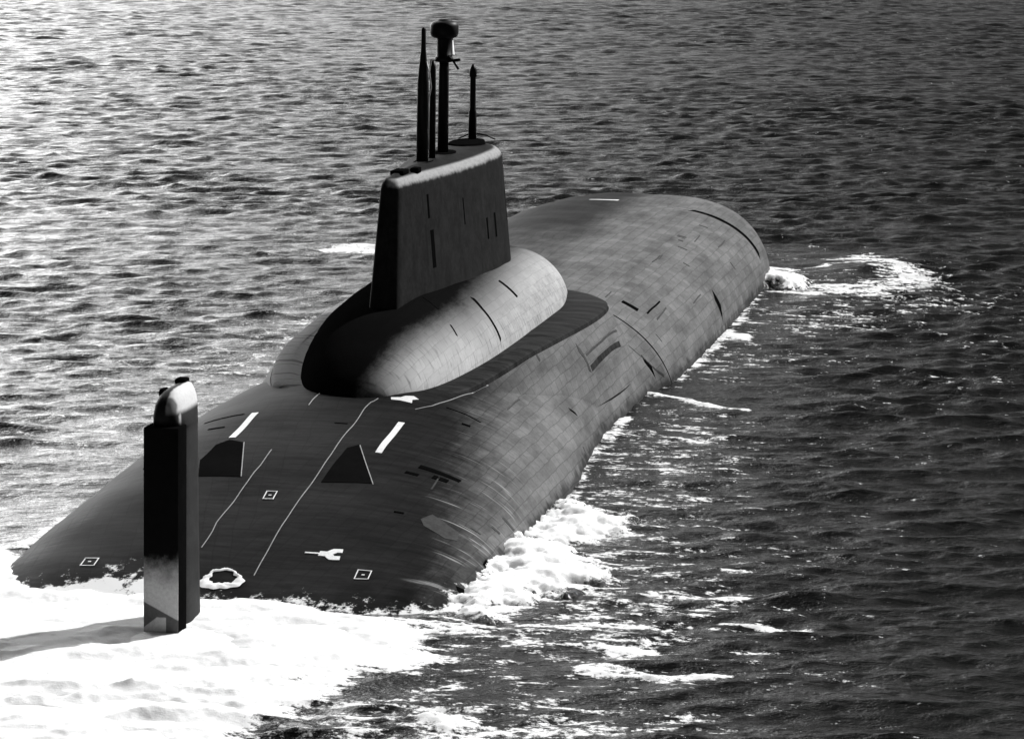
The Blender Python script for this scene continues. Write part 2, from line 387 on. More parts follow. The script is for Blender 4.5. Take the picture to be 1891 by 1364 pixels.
# deck platform on which the fairing stands: flat top, sides flaring into the flank
PLAT = [(39.3, 0), (39.5, 2.6), (40.2, 4.3), (42.3, 5.6), (49, 6.8), (58, 7.6), (68, 8.3), (74.5, 8.1), (78, 6.9), (80.5, 5.0), (82, 2.5), (82.5, 0)]
def dense(pts, n=5):
    tabs = []
    for i in range(len(pts)-1):
        for k in range(n):
            p0 = pts[max(i-1, 0)]; p1 = pts[i]; p2 = pts[i+1]; p3 = pts[min(i+2, len(pts)-1)]; t = k/n
            tabs.append(tuple(.5*((2*b)+(c-a)*t+(2*a-5*b+4*c-d)*t*t+(-a+3*b-3*c+d)*t**3) for a, b, c, d in zip(p0, p1, p2, p3)))
    tabs.append(pts[-1]); return tabs
pd = dense(PLAT); plan = [(x, y) for x, y in pd] + [(x, -y) for x, y in reversed(pd[1:-1])]
def off(plan, d, cx=60.0):
    r = []; n = len(plan)
    for i, (x, y) in enumerate(plan):
        a = Vector(plan[i-1]); b = Vector(plan[(i+1) % n]); t = (b-a).normalized(); nrm = Vector((-t.y, t.x))
        if nrm.dot(Vector((x-cx, y*4))) < 0: nrm = -nrm
        r.append((x+nrm.x*d, y+nrm.y*d))
    return r
bm = bmesh.new()
def pz(x, z): return z-.95*(1-min(max((x-39)/13, 0), 1))**1.3
loft(bm, [[(x, y, 1.5) for x, y in off(plan, 2.25)], [(x, y, pz(x, 4.0)) for x, y in off(plan, 1.25)], [(x, y, pz(x, 5.6)) for x, y in off(plan, .28)]], capb=False)
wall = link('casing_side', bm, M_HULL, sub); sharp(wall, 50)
bm = bmesh.new()
loft(bm, [[(x, y, pz(x, 5.55)) for x, y in off(plan, .26)], [(x, y, pz(x, 5.83)) for x, y in off(plan, .20)], [(x, y, pz(x, 5.93)) for x, y in off(plan, .0)], [(x, y, pz(x, 6.0)) for x, y in off(plan, -.8)]], capa=False)
plat = link('casing_deck', bm, M_DECK, sub); sharp(plat, 50)

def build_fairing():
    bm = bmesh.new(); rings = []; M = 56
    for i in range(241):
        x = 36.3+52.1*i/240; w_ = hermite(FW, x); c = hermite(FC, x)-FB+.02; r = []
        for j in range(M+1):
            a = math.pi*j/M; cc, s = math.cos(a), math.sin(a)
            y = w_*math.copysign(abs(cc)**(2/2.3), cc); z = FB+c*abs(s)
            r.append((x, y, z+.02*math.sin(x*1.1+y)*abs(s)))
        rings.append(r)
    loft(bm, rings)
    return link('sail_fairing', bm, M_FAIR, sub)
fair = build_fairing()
def fz(x, y): return cast(B_FAIR, x, y)

def build_sail():
    # half width profile along u (0 aft .. 1 front); blunt rounded nose
    def hw(u, a, b):
        body = a+(b-a)*math.sin(min(u/.72, 1)*math.pi/2)
        nose = math.sqrt(max(0, 1-((u-.80)/.20)**2)) if u > .80 else 1.0
        tail = math.sqrt(max(0, 1-((.012-u)/.012)**2)) if u < .012 else 1.0
        return body*nose*tail
    us = [0, .003, .007, .012, .03, .06, .1, .16, .23, .3, .38, .46, .54, .62, .70, .76, .80, .84, .88, .915, .945, .97, .985, .995, 1.0]
    lv = []  # (z, x aft, x front, half aft, half front)
    for k in range(15):
        t = k/14; z = 8.2+(15.45-8.2)*t
        lv.append((z, 44.6+1.6*t, 73.7-.5*t, .82-.30*t, 3.05-.75*t, 0))
    for k in range(1, 9):   # rounded shoulder
        a = math.pi/2*k/8
        lv.append((15.45+.85*math.sin(a), 46.2, 73.2, .52, 2.30, .75*(1-math.cos(a))))
    bm = bmesh.new(); rings = []
    for z, xa, xf, ha, hf, ins in lv:
        xa2, xf2 = xa+ins*.9, xf-ins*1.1; top = []; bot = []
        for u in us:
            h = max(hw(u, ha, hf)-ins*min(1, hw(u, ha, hf)/1.1)*.92, 0.0)
            x = xa2+(xf2-xa2)*u
            top.append((x, h, z)); bot.append((x, -h, z))
        rings.append(top+list(reversed(bot[1:-1])))
    # low crown
    last = rings[-1]
    for s_, dz in ((.75, .12), (.4, .2), (.02, .22)):
        rings.append([(62+(x-62)*(1-(1-s_)*.25), y*s_, z+dz) for x, y, z in last])
    loft(bm, rings, capb=True)
    return link('sail', bm, M_SAIL, sub)
sail = build_sail(); sharp(sail, 60)

# --- rudder
def build_rudder():
    bm = bmesh.new()
    hwid = .77; pl = [(0, -hwid), (1.45, -hwid), (1.45, hwid), (0, hwid)]
    box(bm, (.70, .07, 3.6), (1.40, 1.60, 11.6), .05)
    return link('rudder_blade', bm, M_RUD, sub)
rud = build_rudder(); sharp(rud)
def build_fin():
    bm = bmesh.new(); rings = []
    for z, xa, xf, h in ((-2.5, 1.45, 5.0, .70), (4, 1.45, 4.6, .68), (8.9, 1.45, 4.4, .66), (9.2, 1.45, 4.4, .68), (9.3, .35, 4.4, .72), (9.85, .35, 4.4, .70), (10.3, .48, 4.4, .63), (10.6, .8, 4.35, .52), (10.82, 1.2, 4.3, .36), (10.92, 1.7, 4.1, .14)):
        r = []
        for k in range(32):
            a = 2*math.pi*k/32; c, s = math.cos(a), math.sin(a); n = 3.2
            r.append(((xa+xf)/2+(xf-xa)/2*math.copysign(abs(c)**(2/n), c), h*math.copysign(abs(s)**(2/n), s)+.06, z))
        rings.append(r)
    loft(bm, rings); return link('fin', bm, M_FIN, sub)
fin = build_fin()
bm = bmesh.new(); box(bm, (3.9, .2, 10.95), (.8, .5, .26), .07); sharp(link('fin_fitting', bm, M_BLACK, fin))
bm = bmesh.new(); box(bm, (1.9, .46, 10.7), (.8, .34, .4), .12); sharp(link('fin_fitting', bm, M_BLACK, fin))
# --- masts
def mast(name, prof, x, y=0.0, mat=None, n=20, parent=None):
    return link(name, lathe(x, y, prof, n), mat or M_MAST, parent or sail)
def zt(): return 16.35
m1 = mast('periscope', [(16.2, .36), (20.6, .34), (21.0, .35), (22.0, .27), (23.0, .16), (23.2, .15), (24.3, .14), (24.4, .08)], 55.3)
m2 = mast('snorkel_mast', [(16.2, .20), (20.3, .19), (21.9, .17), (22.3, .10)], 57.6, -.12)
m3 = mast('radar_mast', [(16.2, .34), (21.5, .31), (22.2, .30)], 61.4)
mast('radar_neck', [(22.0, .34), (22.05, .56), (22.3, .56), (22.35, .46), (23.3, .44), (23.55, .50)], 61.4, parent=m3)
mast('radar_drum', [(23.45, .55), (23.55, .78), (23.75, .87), (24.2, .87), (24.4, .78), (24.48, .6), (24.52, .45), (24.60, .40), (24.62, .1)], 61.4, parent=m3)
bm = bmesh.new(); tube(bm, [(61.3, 0, 22.1), (61.2, -.75, 22.15), (61.2, -1.05, 22.2)], .09); tube(bm, [(61.2, -.62, 22.1), (61.2, -.95, 21.6)], .07)
tube(bm, [(61.2, .2, 22.1), (61.2, .75, 22.1), (61.2, .78, 21.0)], .10); link('radar_bracket', bm, M_MAST, m3)
bm = bmesh.new(); tube(bm, [(61.1, -.45, 22.35), (61.1, -.62, 22.5), (61.1, -.55, 23.5)], [.16, .10, .05]); link('pale_strut', bm, M_PALE, m3)
m4 = mast('antenna_mast', [(16.2, .27), (18.3, .25), (18.5, .20), (20.5, .18), (20.6, .25), (21.0, .23), (21.35, .08)], 70.7)
bm = bmesh.new(); tube(bm, [(55.2, -.40, 17.2), (55.2, -.38, 20.2), (55.2, -.52, 20.9), (55.2, -.42, 21.6), (55.2, -.22, 22.4)], .035); link('aerial_wire', bm, M_PALE, m1)
for nm, x, rx, ry, h in (('mast_plinth', 55.8, 1.9, .55, .0), ('mast_plinth', 61.6, 1.8, .75, .06), ('mast_plinth', 68.9, 2.8, 1.1, .12)):
    bm = bmesh.new(); loft(bm, [circ(x, 0, 16.3, rx, 28, ry), circ(x, 0, 16.48+h, rx*.96, 28, ry*.94), circ(x, 0, 16.5+h, rx*.9, 28, ry*.85)])
    sharp(link(nm, bm, M_BLACK, sail))
bm = bmesh.new(); box(bm, (49.0, .0, 16.42), (1.6, .8, .3), .08); box(bm, (50.9, -.55, 16.38), (.9, .5, .34), .08); sharp(link('sail_hatch', bm, M_BLACK, sail))
bm = bmesh.new(); tube(bm, [(72.2, y, 16.5+.35*math.cos(y*1.3)) for y in (-1.2, -.6, 0, .6, 1.2)], .05); link('bridge_rail', bm, M_MAST, sail)

# --- marks and openings laid on the casing: strips that follow the surface
def strip(name, pts, wd, mat, parent, fn=None, lift=.012, step=.25, thick=.012):
    fn = fn or sz; P = []
    for (a, b) in zip(pts[:-1], pts[1:]):
        d = math.hypot(b[0]-a[0], b[1]-a[1]); n = max(1, int(d/step))
        for k in range(n): P.append((a[0]+(b[0]-a[0])*k/n, a[1]+(b[1]-a[1])*k/n))
    P.append(pts[-1]); bm = bmesh.new(); rings = []
    for i, p in enumerate(P):
        a = P[max(i-1, 0)]; b = P[min(i+1, len(P)-1)]; t = Vector((b[0]-a[0], b[1]-a[1])).normalized(); n = Vector((-t.y, t.x))
        q = [(p[0]+n.x*s*wd/2, p[1]+n.y*s*wd/2) for s in (-1, 0, 1)]
        top = [(x, y, fn(x, y)+lift+thick) for x, y in q]; bot = [(x, y, z-.3) for x, y, z in reversed(top)]
        rings.append(top+bot)
    loft(bm, rings); return sharp(link(name, bm, mat, parent), 50)
def patch(name, poly, mat, parent, fn=None, lift=.02):
    fn = fn or sz; bm = bmesh.new(); vs = [bm.verts.new((x, y, 0)) for x, y in poly]; f = bm.faces.new(vs)
    bmesh.ops.triangulate(bm, faces=[f])
    for _ in range(3): bmesh.ops.subdivide_edges(bm, edges=bm.edges[:], cuts=1, use_grid_fill=True)
    for v in bm.verts: v.co.z = fn(v.co.x, v.co.y)+lift
    r = bmesh.ops.extrude_face_region(bm, geom=bm.faces[:])
    for v in r['geom']:
        if isinstance(v, bmesh.types.BMVert): v.co.z -= .25
    bmesh.ops.recalc_face_normals(bm, faces=bm.faces)
    return link(name, bm, mat, parent, smooth=False)
def ring_mark(name, q, wd, mat, parent, fn=None):
    fn = fn or sz; bm = bmesh.new(); n = len(q)
    for i in range(n):
        a, b = Vector(q[i]), Vector(q[(i+1) % n]); t = (b-a).normalized(); nn = Vector((-t.y, t.x))*wd/2
        vs = []
        for p in (a-nn-t*wd/2, b-nn+t*wd/2, b+nn+t*wd/2, a+nn-t*wd/2): vs.append(bm.verts.new((p.x, p.y, fn(p.x, p.y)+.022+.003*i)))
        bm.faces.new(vs)
    c = sum((Vector(p) for p in q), Vector((0, 0)))/n
    for dx, dy in ((0, 0),):
        bm.faces.new([bm.verts.new((c.x+ax, c.y+ay, fn(c.x+ax, c.y+ay)+.022)) for ax, ay in ((-.05, -.07), (.05, -.07), (.05, .07), (-.05, .07))])
    bmesh.ops.recalc_face_normals(bm, faces=bm.faces)
    bmesh.ops.solidify(bm, geom=bm.faces[:], thickness=.02)
    return link(name, bm, mat, parent, smooth=False)
from mathutils.bvhtree import BVHTree
def bvh_of(objs):
    vs, fs = [], []
    for o in objs:
        k = len(vs); vs += [v.co.copy() for v in o.data.vertices]; fs += [[k+i for i in p.vertices] for p in o.data.polygons]
    return BVHTree.FromPolygons(vs, fs)
B_HULL = bvh_of([hull, wall]); B_FAIR = bvh_of([fair])
def cast(b, x, y):
    h = b.ray_cast(Vector((x, y, 40)), Vector((0, 0, -1)))
    return h[0].z if h[0] is not None else 0.0
def sz(x, y): return cast(B_HULL, x, y)
def jit(pts, a=.05): return [(x, y+random.uniform(-a, a)) for x, y in pts]
def seg(pts, n):
    r = []
    for a, b in zip(pts[:-1], pts[1:]): r += [(a[0]+(b[0]-a[0])*k/n, a[1]+(b[1]-a[1])*k/n) for k in range(n)]
    return r+[pts[-1]]
strip('safety_line', jit(seg([(38.0, 1.82), (34.6, 1.79)], 3), .02), .05, M_LINE, hull)
strip('safety_line', jit(seg([(26.15, 1.68), (22.78, 1.71), (18.68, 1.75), (15.88, 1.80), (12.8, 1.72)], 3), .035), .042, M_LINE, hull)
strip('safety_line', jit(seg([(36.8, -1.6), (35.5, -1.36), (31.1, -1.45), (23.8, -1.56), (15.95, -1.46), (10.2, -1.55)], 4), .025), .042, M_LINE, hull)
strip('white_bar', [(28.5, 4.42), (33.2, 4.38)], .36, M_WHITE, hull)
strip('white_bar', [(26.8, -3.84), (32.5, -3.82)], .34, M_WHITE, hull)
patch('dark_hatch', [(22.0, 4.44), (24.7, 5.10), (27.4, 5.0), (28.1, 4.44), (27.5, 3.55), (21.95, 2.25)], M_PATCH, hull)
patch('dark_hatch', [(22.0, -1.95), (27.1, -2.1), (27.7, -2.62), (22.3, -4.55)], M_PATCH, hull)
strip('hatch_edge', [(27.5, 3.50), (22.0, 2.20)], .05, M_LINE, hull); strip('hatch_edge', [(27.6, -2.68), (22.2, -4.60)], .05, M_LINE, hull)
ring_mark('square_mark', [(19.22, .36), (20.25, .40), (20.25, -.12), (19.22, -.16)], .05, M_WHITE, hull)
ring_mark('square_mark', [(10.5, -6.35), (11.45, -6.32), (11.45, -6.97), (10.55, -7.0)], .05, M_WHITE, hull)
ring_mark('square_mark', [(10.3, 7.03), (11.2, 7.05), (11.2, 6.38), (10.3, 6.35)], .05, M_WHITE, hull)
strip('arrow_mark', [(12.95, -3.35), (12.95, -4.1)], .12, M_WHITE, hull, step=.1); strip('arrow_mark', [(12.95, -4.05), (12.95, -4.5)], .5, M_WHITE, hull, step=.1)
strip('arrow_mark', [(12.98, -4.5), (13.4, -4.75), (13.45, -5.1)], .42, M_WHITE, hull, step=.1); strip('arrow_mark', [(12.9, -4.5), (12.55, -4.75), (12.6, -5.15)], .42, M_WHITE, hull, step=.1)
slots = [([(25.9, -6.2), (25.75, -7.3), (25.6, -8.4)], .45), ([(24.8, -5.7), (24.7, -6.4)], .30), ([(24.95, -7.1), (24.9, -7.9)], .5), ([(35.0, -6.6), (35.05, -7.05)], .3),
         ([(18.95, -6.4), (18.95, -6.9)], .2), ([(85.4, -7.6), (85.4, -8.7)], .8), ([(106.5, -11.2), (106.7, -11.85)], 1.3), ([(77.65, -10.21), (78.4, -10.85)], .4),
         ([(37.2, -5.3), (37.1, -6.4), (36.7, -7.3)], .12), ([(12.0, -11.0), (12.2, -11.5)], .6), ([(17.2, -11.3), (17.2, -11.7)], .8), ([(25, 7.3), (24.9, 8.2)], .14), ([(31.0, 5.5), (31, 6.4)], .2), ([(31.5, -.4), (31.5, -1.1)], .12), ([(33.2, 5.0), (33.1, 7.2)], .12)]
for pts, wd in slots: strip('slot', pts, wd, M_BLACK, hull, step=.1)
strip('bow_groove', [(135.6, -5.6), (134.9, -6.8), (134.0, -8.4), (133.6, -9.8), (133.6, -10.8), (133.8, -11.5)], .9, M_BLACK, hull, step=.15)
strip('bow_groove', [(135.6, -5.6), (136.2, -4.0)], .25, M_LINE, hull)
strip('white_bar', [(139.5, 3.4), (139.5, 1.0)], .9, M_WHITE, hull)
patch('salt_patch', [(36.8, -2.3), (37.2, -2.2), (37.4, -2.7), (37.8, -2.9), (38.0, -3.3), (37.5, -3.7), (37.2, -3.4), (36.6, -3.5), (36.8, -2.8)], M_WHITE, hull)
strip('safety_line', seg([(35.6, -3.9), (36.8, -4.6), (39.5, -5.2), (44, -6.3)], 3), .05, M_LINE, hull)
patch('worn_patch', [(19.6, -8.2), (19.3, -8.7), (18.9, -9.2), (18.6, -9.75), (17.6, -9.85), (17.3, -9.3), (17.6, -8.8), (18.0, -8.1), (18.7, -7.8)], M_WORN, hull)
# step where the missile casing begins, and the door recess beside it
strip('casing_step', [(80.6, -5.8), (80.3, -7.5), (80.0, -9.0), (80.0, -10.4), (80.1, -11.3), (80.2, -11.9)], .22, M_PATCH, hull, step=.15)
strip('casing_step', [(80.2, -6.3), (78.8, -7.5), (77.4, -8.6), (76.8, -9.4), (77.4, -10.0), (78.5, -10.6), (79.4, -11.4)], .08, M_WORN, hull, step=.1)
strip('locker_recess', [(62.0, -8.97), (66.7, -9.16), (72.4, -9.25)], .07, M_WORN, wall, step=.1)
strip('locker_recess', [(61.8, -9.34), (66.4, -9.52), (71.2, -9.66)], .14, M_DECK, wall, step=.1)
strip('locker_recess', [(61.1, -8.55), (61.4, -8.9), (61.3, -9.35)], .4, M_WORN, wall, step=.1)
strip('slot', [(86.1, -9.24), (91.2, -9.37)], .10, M_PATCH, hull); strip('slot', [(52.6, -9.55), (53.3, -9.85)], .16, M_PATCH, hull, step=.1)
strip('fairing_groove', [(53.4, -3.5), (52.9, -4.2), (52.8, -4.9), (52.85, -5.35)], .35, M_BLACK, fair, fn=fz, step=.08)
strip('fairing_groove', [(60.8, -3.7), (60.8, -4.85)], .42, M_BLACK, fair, fn=fz, step=.08)
strip('fairing_groove', [(48.4, -1.6), (47.4, -2.7)], .12, M_PATCH, fair, fn=fz, step=.1)
strip('fairing_groove', [(46.5, -3.6), (46.2, -4.05)], .14, M_PATCH, fair, fn=fz, step=.1)

# drain slots in the side of the sail
B_SAIL = bvh_of([sail])
def sail_slot(x, z0, z1, wd):
    bm = bmesh.new(); rings = []
    for k in range(9):
        z = z0+(z1-z0)*k/8; r = []
        for dx in (-wd/2, wd/2):
            h = B_SAIL.ray_cast(Vector((x+dx, -20, z)), Vector((0, 1, 0))); r.append((x+dx, h[0].y, z))
        rings.append([(a, b-.012, c) for a, b, c in r]+[(a, b+.06, c) for a, b, c in reversed(r)])
    loft(bm, rings); sharp(link('slot', bm, M_BLACK, sail))
for q in ((51.3, 10.7, 12.9, .55), (51.0, 13.6, 15.0, .30), (62.6, 11.2, 12.5, .35), (64.9, 11.1, 12.6, .45), (57.5, 12.6, 14.2, .16), (69, 11.7, 13.6, .14)): sail_slot(*q)
# tiles torn off or patched along the starboard flank
rt = random.Random(5)
for k in range(26):
    x = rt.uniform(18, 128); yb = rt.uniform(6.6, 11.0)
    if 60 < x < 82: continue
    if rt.random() < .6: strip('tile_gap', [(x, -yb), (x, -yb-rt.uniform(.25, .7))], rt.uniform(.12, .4), M_WORN, hull, step=.1)
    else: strip('tile_gap', [(x, -yb), (x+rt.uniform(1.5, 4.5), -yb)], rt.uniform(.05, .09), M_WORN, hull, step=.2)

# ------------------------------------------------------------------ sea
def vhash(ix, iy, s):
    h = (ix.astype(np.int64)*374761393 + iy.astype(np.int64)*668265263 + s*1442695041) & 0xffffffff
    h = ((h ^ (h >> 13))*1274126177) & 0xffffffff
    return ((h ^ (h >> 16)) & 0xffff)/65535.0
def vnoise(x, y, s=0):
    ix = np.floor(x); iy = np.floor(y); fx = x-ix; fy = y-iy
    fx = fx*fx*fx*(fx*(fx*6-15)+10); fy = fy*fy*fy*(fy*(fy*6-15)+10)
    a = vhash(ix, iy, s); b = vhash(ix+1, iy, s); c = vhash(ix, iy+1, s); d = vhash(ix+1, iy+1, s)
    return (a+(b-a)*fx)*(1-fy)+(c+(d-c)*fx)*fy
def fbm(x, y, oct=4, s=0, g=.5):
    v = 0; a = 1; t = 0
    for o in range(oct):
        v = v+a*vnoise(x*2**o+17.3*o, y*2**o-9.1*o, s+o); t += a; a *= g
    return v/t
def in_poly(px, py, poly):
    ins = np.zeros(px.shape, bool); n = len(poly)
    for i in range(n):
        x0, y0 = poly[i]; x1, y1 = poly[(i+1) % n]
        if y0 == y1: continue
        c = ((y0 > py) != (y1 > py)) & (px < (x1-x0)*(py-y0)/(y1-y0)+x0); ins ^= c
    return ins
def sdist(px, py, poly):
    """signed distance to polygon, positive inside"""
    best = np.full(px.shape, 1e9); n = len(poly)
    for i in range(n):
        ax, ay = poly[i]; bx, by = poly[(i+1) % n]; dx, dy = bx-ax, by-ay
        t = np.clip(((px-ax)*dx+(py-ay)*dy)/(dx*dx+dy*dy+1e-9), 0, 1)
        best = np.minimum(best, np.hypot(px-ax-t*dx, py-ay-t*dy))
    return np.where(in_poly(px, py, poly), best, -best)
# foam fields on the water: (polygon, edge softness, strength inside, strength lost per metre outside)
F_WASH = [(18, 15.0), (14, 11.0), (10.6, 9.6), (8.4, 8), (8.3, 3.7), (8.6, 1.6), (8.6, -1.2), (7.6, -5.1), (5.8, -8.3), (4.4, -10.6), (4.6, -12.9), (4.0, -11.0), (.6, -11.4), (-2.2, -12.9), (-4.6, -9.6), (-9.0, -9.2), (-14, -7.5), (-30, -6), (-60, -2), (-60, 40), (-20, 30), (6, 20)]
F_A = [(8.0, -11.5), (14.4, -11.2), (22.2, -10.5), (27.5, -10.4), (25.2, -12.7), (23.6, -14.3), (21.2, -15.0), (16.2, -17.4), (14.1, -15.7), (11.2, -14.2), (6.8, -13.3)]
F_B = [(25.0, -11.7), (30.5, -10.9), (35.2, -12.0), (33.8, -14.8), (28.6, -16.8), (26.2, -15.0), (25.0, -13.6)]
F_BOW = [(133.1, -9.5), (140.0, -10.2), (142.0, -12.3), (136.6, -14.9), (139.0, -19.9), (146.1, -21.5), (147.1, -24.6), (141.2, -26.7), (132.4, -22.1), (128.9, -14.3)]
F_BOW2 = [(155.0, -14.9), (159.5, -18.5), (151.8, -20.6), (147.8, -24.7), (143.3, -21.7), (150.1, -18.5)]
F_M = [(107.6, -11.4), (105.2, -14.4), (102.4, -14.4), (103.4, -12.0)]
F_PORT = [(147.7, 29.1), (152.8, 26.7), (158.3, 20.6), (148, 18), (146.2, 25.6)]
F_SPECK = [(52, -10), (72, -11.5), (66, -17.5), (55.5, -19.0), (46, -20.5), (27.3, -20), (17.0, -23), (3.4, -25.5), (-4.0, -21), (-3, -14), (5.1, -12.5), (24, -14)]
F_SPECK2 = [(-9.2, -4), (-7.0, -12), (-6.6, -19.8), (-9.4, -25), (-19, -21.7), (-22, -6)]
F_SPECK3 = [(130, -11), (141, -12), (141, -26), (126, -30), (98, -20), (82, -17), (84, -11)]
F_PSH = [(45, 11), (100, 12), (110, 20), (60, 24), (30, 17)]
FIELDS = [(F_WASH, 1.6, 1.15), (F_A, 1.8, 1.1), (F_B, 1.6, .95), (F_BOW, 1.6, .62), (F_BOW2, 1.8, .72), (F_M, .6, .72), (F_PORT, 1.2, .8),
          (F_SPECK, 5.0, .50), (F_SPECK2, 4.0, .50), (F_SPECK3, 5.0, .43), (F_PSH, 5.0, .42)]
LINES = [([(75.4, -10.9), (74.2, -13.0), (71.4, -15.6), (70.3, -17.9)], .5, .75), ([(5.4, -12.6), (3.6, -14.0), (4.3, -15.5), (4.6, -16.4)], .16, .8),
         ([(-1.4, -19.5), (-2.2, -22.5), (-1.8, -25.0)], .9, .72), ([(3.0, -18.6), (2.4, -21.5)], .8, .66), ([(-12, -15), (-13, -17.5)], 1.0, .72),
         ([(9, -24), (8.2, -28)], .5, .62), ([(14.5, -20), (14.2, -24)], .9, .66), ([(148, -10.3), (146, -12.2)], .7, .8),
         ([(66, -10.9), (52, -10.9), (40, -11.9), (34, -12.2)], .8, .60), ([(130, -11.8), (100, -12.3), (82, -11.8)], .9, .60), ([(143, -12), (150, -16), (154, -22)], .5, .55),
         ([(60, -13.4), (58, -16.5), (60, -18.2)], .4, .66), ([(107, 11.8), (80, 12), (50, 11.8), (25, 12.4), (14, 12)], .7, .60)]
def foam_field(x, y):
    F = np.full(x.shape, .22)
    mod = .16*(fbm(x*.16, y*.10, 3, 61)-.5)
    for poly, soft, amp in FIELDS:
        ps = np.array(poly); m = (x > ps[:, 0].min()-6) & (x < ps[:, 0].max()+6) & (y > ps[:, 1].min()-6) & (y < ps[:, 1].max()+6)
        if not m.any(): continue
        d = sdist(x[m], y[m], poly); v = .30+(amp-.30)*np.clip(.5+d/(2*soft), 0, 1)
        F[m] = np.maximum(F[m], v)
    F = F+mod*(F < .6)
    for pts, wd, amp in LINES:
        ps = np.array(pts); m = (x > ps[:, 0].min()-3) & (x < ps[:, 0].max()+3) & (y > ps[:, 1].min()-3) & (y < ps[:, 1].max()+3)
        if not m.any(): continue
        xx, yy = x[m], y[m]; best = np.full(xx.shape, 1e9)
        wob = .5*(fbm(xx*.5, yy*.5, 3, 5)-.5)
        for (ax, ay), (bx, by) in zip(pts[:-1], pts[1:]):
            dx, dy = bx-ax, by-ay; t = np.clip(((xx-ax)*dx+(yy-ay)*dy)/(dx*dx+dy*dy), 0, 1)
            best = np.minimum(best, np.hypot(xx-ax-t*dx, yy-ay-t*dy))
        best = best*(.55+1.3*fbm(xx*.9, yy*.7, 4, 19))
        v = .30+(amp-.30)*np.clip(1.35-.75*(best+wob)/wd, 0, 1)**1.5*(.45+1.0*fbm(xx*.45+3, yy*.35, 4, 8)); F[m] = np.maximum(F[m], v)
    return F
rng = np.random.RandomState(3)
WAVES = []
for i in range(130):
    lam = .75*(9/.75)**(rng.rand()**1.15)
    th = math.pi+YAW+rng.normal(0, .5)+.12
    k = 2*math.pi/lam; slope = .031*(1.0 if lam < 3.5 else (3.5/lam)**.6)
    WAVES.append((k, th, slope/k*(.6+.8*rng.rand()), rng.rand()*6.283))
def waves(x, y, dr):
    z = np.zeros_like(x); dx = np.zeros_like(x); dy = np.zeros_like(x)
    for k, th, a, ph in WAVES:
        att = np.clip((2*math.pi/k)/(2.2*dr)-.6, 0, 1)
        c, s = math.cos(th), math.sin(th); p = k*(x*c+y*s)+ph
        A = a*att; z += A*np.cos(p); sp = A*np.sin(p); dx -= .8*c*sp; dy -= .8*s*sp
    return dx, dy, z
def grid_mesh(name, X, Y, Z, mat, foam=None, keep=None):
    nr, nc = X.shape; me = bpy.data.meshes.new(name)
    co = np.stack([X, Y, Z], -1).reshape(-1, 3)
    idx = np.arange(nr*nc).reshape(nr, nc)
    q = np.stack([idx[:-1, :-1], idx[:-1, 1:], idx[1:, 1:], idx[1:, :-1]], -1).reshape(-1, 4)
    if keep is not None:
        kq = keep.reshape(-1)[q].all(1); q = q[kq]
        used = np.zeros(nr*nc, bool); used[q.reshape(-1)] = True
        mp = np.cumsum(used)-1; co = co[used]; q = mp[q]
        if foam is not None: foam = foam.reshape(-1)[used]
    me.vertices.add(len(co)); me.vertices.foreach_set('co', co.astype(np.float32).ravel())
    me.loops.add(q.size); me.loops.foreach_set('vertex_index', q.astype(np.int32).ravel())
    me.polygons.add(len(q)); me.polygons.foreach_set('loop_start', (np.arange(len(q))*4).astype(np.int32))
    me.polygons.foreach_set('use_smooth', np.ones(len(q), bool))
    me.update(calc_edges=True); me.validate()
    if foam is not None:
        at = me.attributes.new('foam', 'FLOAT', 'POINT'); at.data.foreach_set('value', foam.astype(np.float32).ravel())
    me.materials.append(mat); o = bpy.data.objects.new(name, me); COL.objects.link(o); return o
def sea():
    R = 120*np.exp(np.linspace(0, math.log(1100/120), 1750)); ext = np.linspace(.165, .62, 150)[1:]
    R = np.concatenate([np.linspace(50, 120, 120)[:-1], R, np.linspace(1100, 2600, 200)[1:]])
    A = YAW+np.concatenate([-ext[::-1], np.linspace(-.165, .165, 1050), ext])
    rr, aa = np.meshgrid(R, A, indexing='ij')
    x = CAM[0]+rr*np.cos(aa); y = CAM[1]+rr*np.sin(aa)
    dr = np.maximum(rr*(math.log(1100/120)/1750), np.clip(np.abs(aa-YAW)-.165, 0, .0032)*rr*.8)
    dr = np.where(rr < 120, .6, np.where(rr > 1100, 7.5, dr))
    dx, dy, z = waves(x, y, dr)
    # groups of higher and lower waves; flattened by the hull's own wash close alongside
    gmod = .55+.9*fbm(x/38, y/38, 3, 11)
    F = foam_field(x, y)
    near = np.clip((np.abs(y)-11)/14, .35, 1)*(x > -10)*(x < 165)+1.0*((x <= -10) | (x >= 165))
    calm = np.clip((-(y+14))/14, 0, 1)*np.clip((120-x+.8*(y+20))/50, 0, 1)
    near = near*(1-.12*calm)
    z = z*gmod*near; dx = dx*gmod*near; dy = dy*gmod*near
    # heaped water under the dense foam and bow wave
    den = np.clip((F-.55)/.5, 0, 1)
    z += den*(.10+.55*(fbm(x*.45, y*.45, 4, 3)-.35))
    bw_ = np.exp(-((x-150)**2/60+(y+20+.25*(x-150))**2/14)); z += .55*bw_
    # crest lines break into a few whitecaps far off
    F = F+.06*np.clip(z-.35, 0, 1)
    g = grid_mesh('sea', x+dx, y+dy, z, M_WATER, F)
    at = g.data.attributes.new('calm', 'FLOAT', 'POINT'); at.data.foreach_set('value', calm.astype(np.float32).ravel())
    return g
sea_o = sea(); tag(sea_o, 'dark choppy open sea around the submarine', None, kind='structure')
# the far sea carries on past the fine sheet, out to the horizon on every side
bm = bmesh.new()
bmesh.ops.create_circle(bm, cap_ends=True, segments=96, radius=30000)
far = link('open_water', bm, M_WATER, None, smooth=False); far.location = (0, 0, -1.6)
tag(far, 'open water reaching the horizon', None, kind='structure')

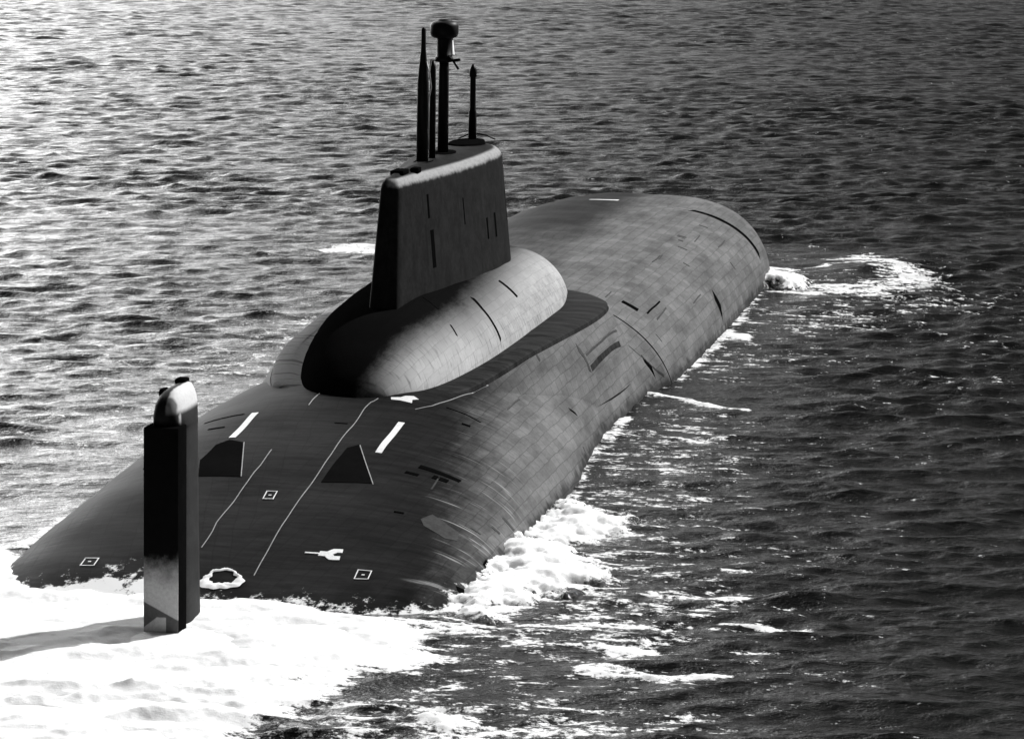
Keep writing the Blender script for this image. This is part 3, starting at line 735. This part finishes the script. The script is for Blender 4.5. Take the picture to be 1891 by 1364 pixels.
def foam_patch(name, label, poly, h, res, soft, seed, base=.0, floor=-.35):
    ps = np.array(poly); x0, x1, y0, y1 = ps[:, 0].min()-3, ps[:, 0].max()+3, ps[:, 1].min()-3, ps[:, 1].max()+3
    x0 = max(x0, -34); y1 = min(y1, 26)
    xs = np.arange(x0, x1, res*1.6); ys = np.arange(y0, y1, res); X, Y = np.meshgrid(xs, ys, indexing='ij')
    d = sdist(X, Y, poly); n = fbm(X*.55, Y*.55, 5, seed, .55); n2 = fbm(X*1.9, Y*1.9, 4, seed+40, .6); n3 = fbm(X*.17, Y*.17, 3, seed+80)
    rise = np.clip(.5+(d+(n-.5)*3.2+(n2-.5)*.9)/(2*soft), 0, 1)*np.clip(1+(d+1.4)/1.4, 0, 1)
    dens = np.clip(-.35*np.clip((n3-.52)*4, 0, 1)+.5+(d+(n-.5)*3.0)/(2*soft), 0, 1.6)
    rise = rise*rise*(3-2*rise)
    # turbulent heaps: ridged noise, lumps on lumps
    rid = 1-np.abs(2*n-1); lum = .24*rid+.14*n2+.45*n3+.18
    Z = floor+rise*(h*lum*1.35-floor*.9)+base*rise+(n-.5)*(.3 if h > .3 else .14)
    keep = (Z > floor+.05)
    o = grid_mesh(name, X, Y, Z, M_FOAM, .25+.95*dens, keep)
    tag(o, label, None, kind='stuff'); return o
foam_patch('stern_wash_foam', 'white boiling wash spreading from the submerged stern around the rudder', F_WASH, .2, .13, 2.6, 21)
foam_patch('quarter_foam', 'thick white foam heaped against the starboard quarter of the hull', F_A, .8, .09, 2.6, 33)
foam_patch('breaking_foam', 'smaller heap of white water breaking ahead of the starboard quarter foam', F_B, .65, .09, 2.2, 47)
F_BOWH = [(135, -10.6), (139.5, -10.8), (140, -13), (136, -15.5), (132, -14), (132, -11)]
foam_patch('bow_foam', 'white water curling away from the starboard bow', F_BOWH, 1.0, .12, 2.0, 59)
_ = [(9.0, .75), (10.6, .75), (10.9, -.1), (10.4, -1.15), (9.3, -1.25), (8.2, -.6), (8.0, .4)]

# little pool of white water held round a fitting just ahead of the rudder
bm = bmesh.new(); rings = []
for k in range(49):
    a = 2*math.pi*k/48; r0 = 1.0+.10*math.sin(3*a+1)+.05*math.sin(11*a); aftness = .5-.5*math.cos(a)
    wdt = .14+.55*aftness+.06*math.sin(7*a)
    rings.append([])
    for q in range(7):
        t = q/6; rr_ = r0*(1-wdt*t); x = 9.55+1.0*rr_*math.cos(a); y = -.15+1.05*rr_*math.sin(a)
        rings[-1].append((x, y, max(sz(x, y), -.1)+.03+.10*math.sin(math.pi*t)*(.6+.4*math.sin(9*a+q))))
for A_, B_ in zip(rings[:-1], rings[1:]):
    va = [bm.verts.new(p) for p in A_]; vb = [bm.verts.new(p) for p in B_]
    for i in range(6): bm.faces.new((va[i], va[i+1], vb[i+1], vb[i]))
bmesh.ops.remove_doubles(bm, verts=bm.verts, dist=.001); bmesh.ops.recalc_face_normals(bm, faces=bm.faces)
pf = link('pool_foam', bm, M_FOAM)
pf.data.attributes.new('foam', 'FLOAT', 'POINT').data.foreach_set('value', [1.2]*len(pf.data.vertices))
tag(pf, 'small ring of white foam lying on the casing beside the rudder', None, kind='stuff')
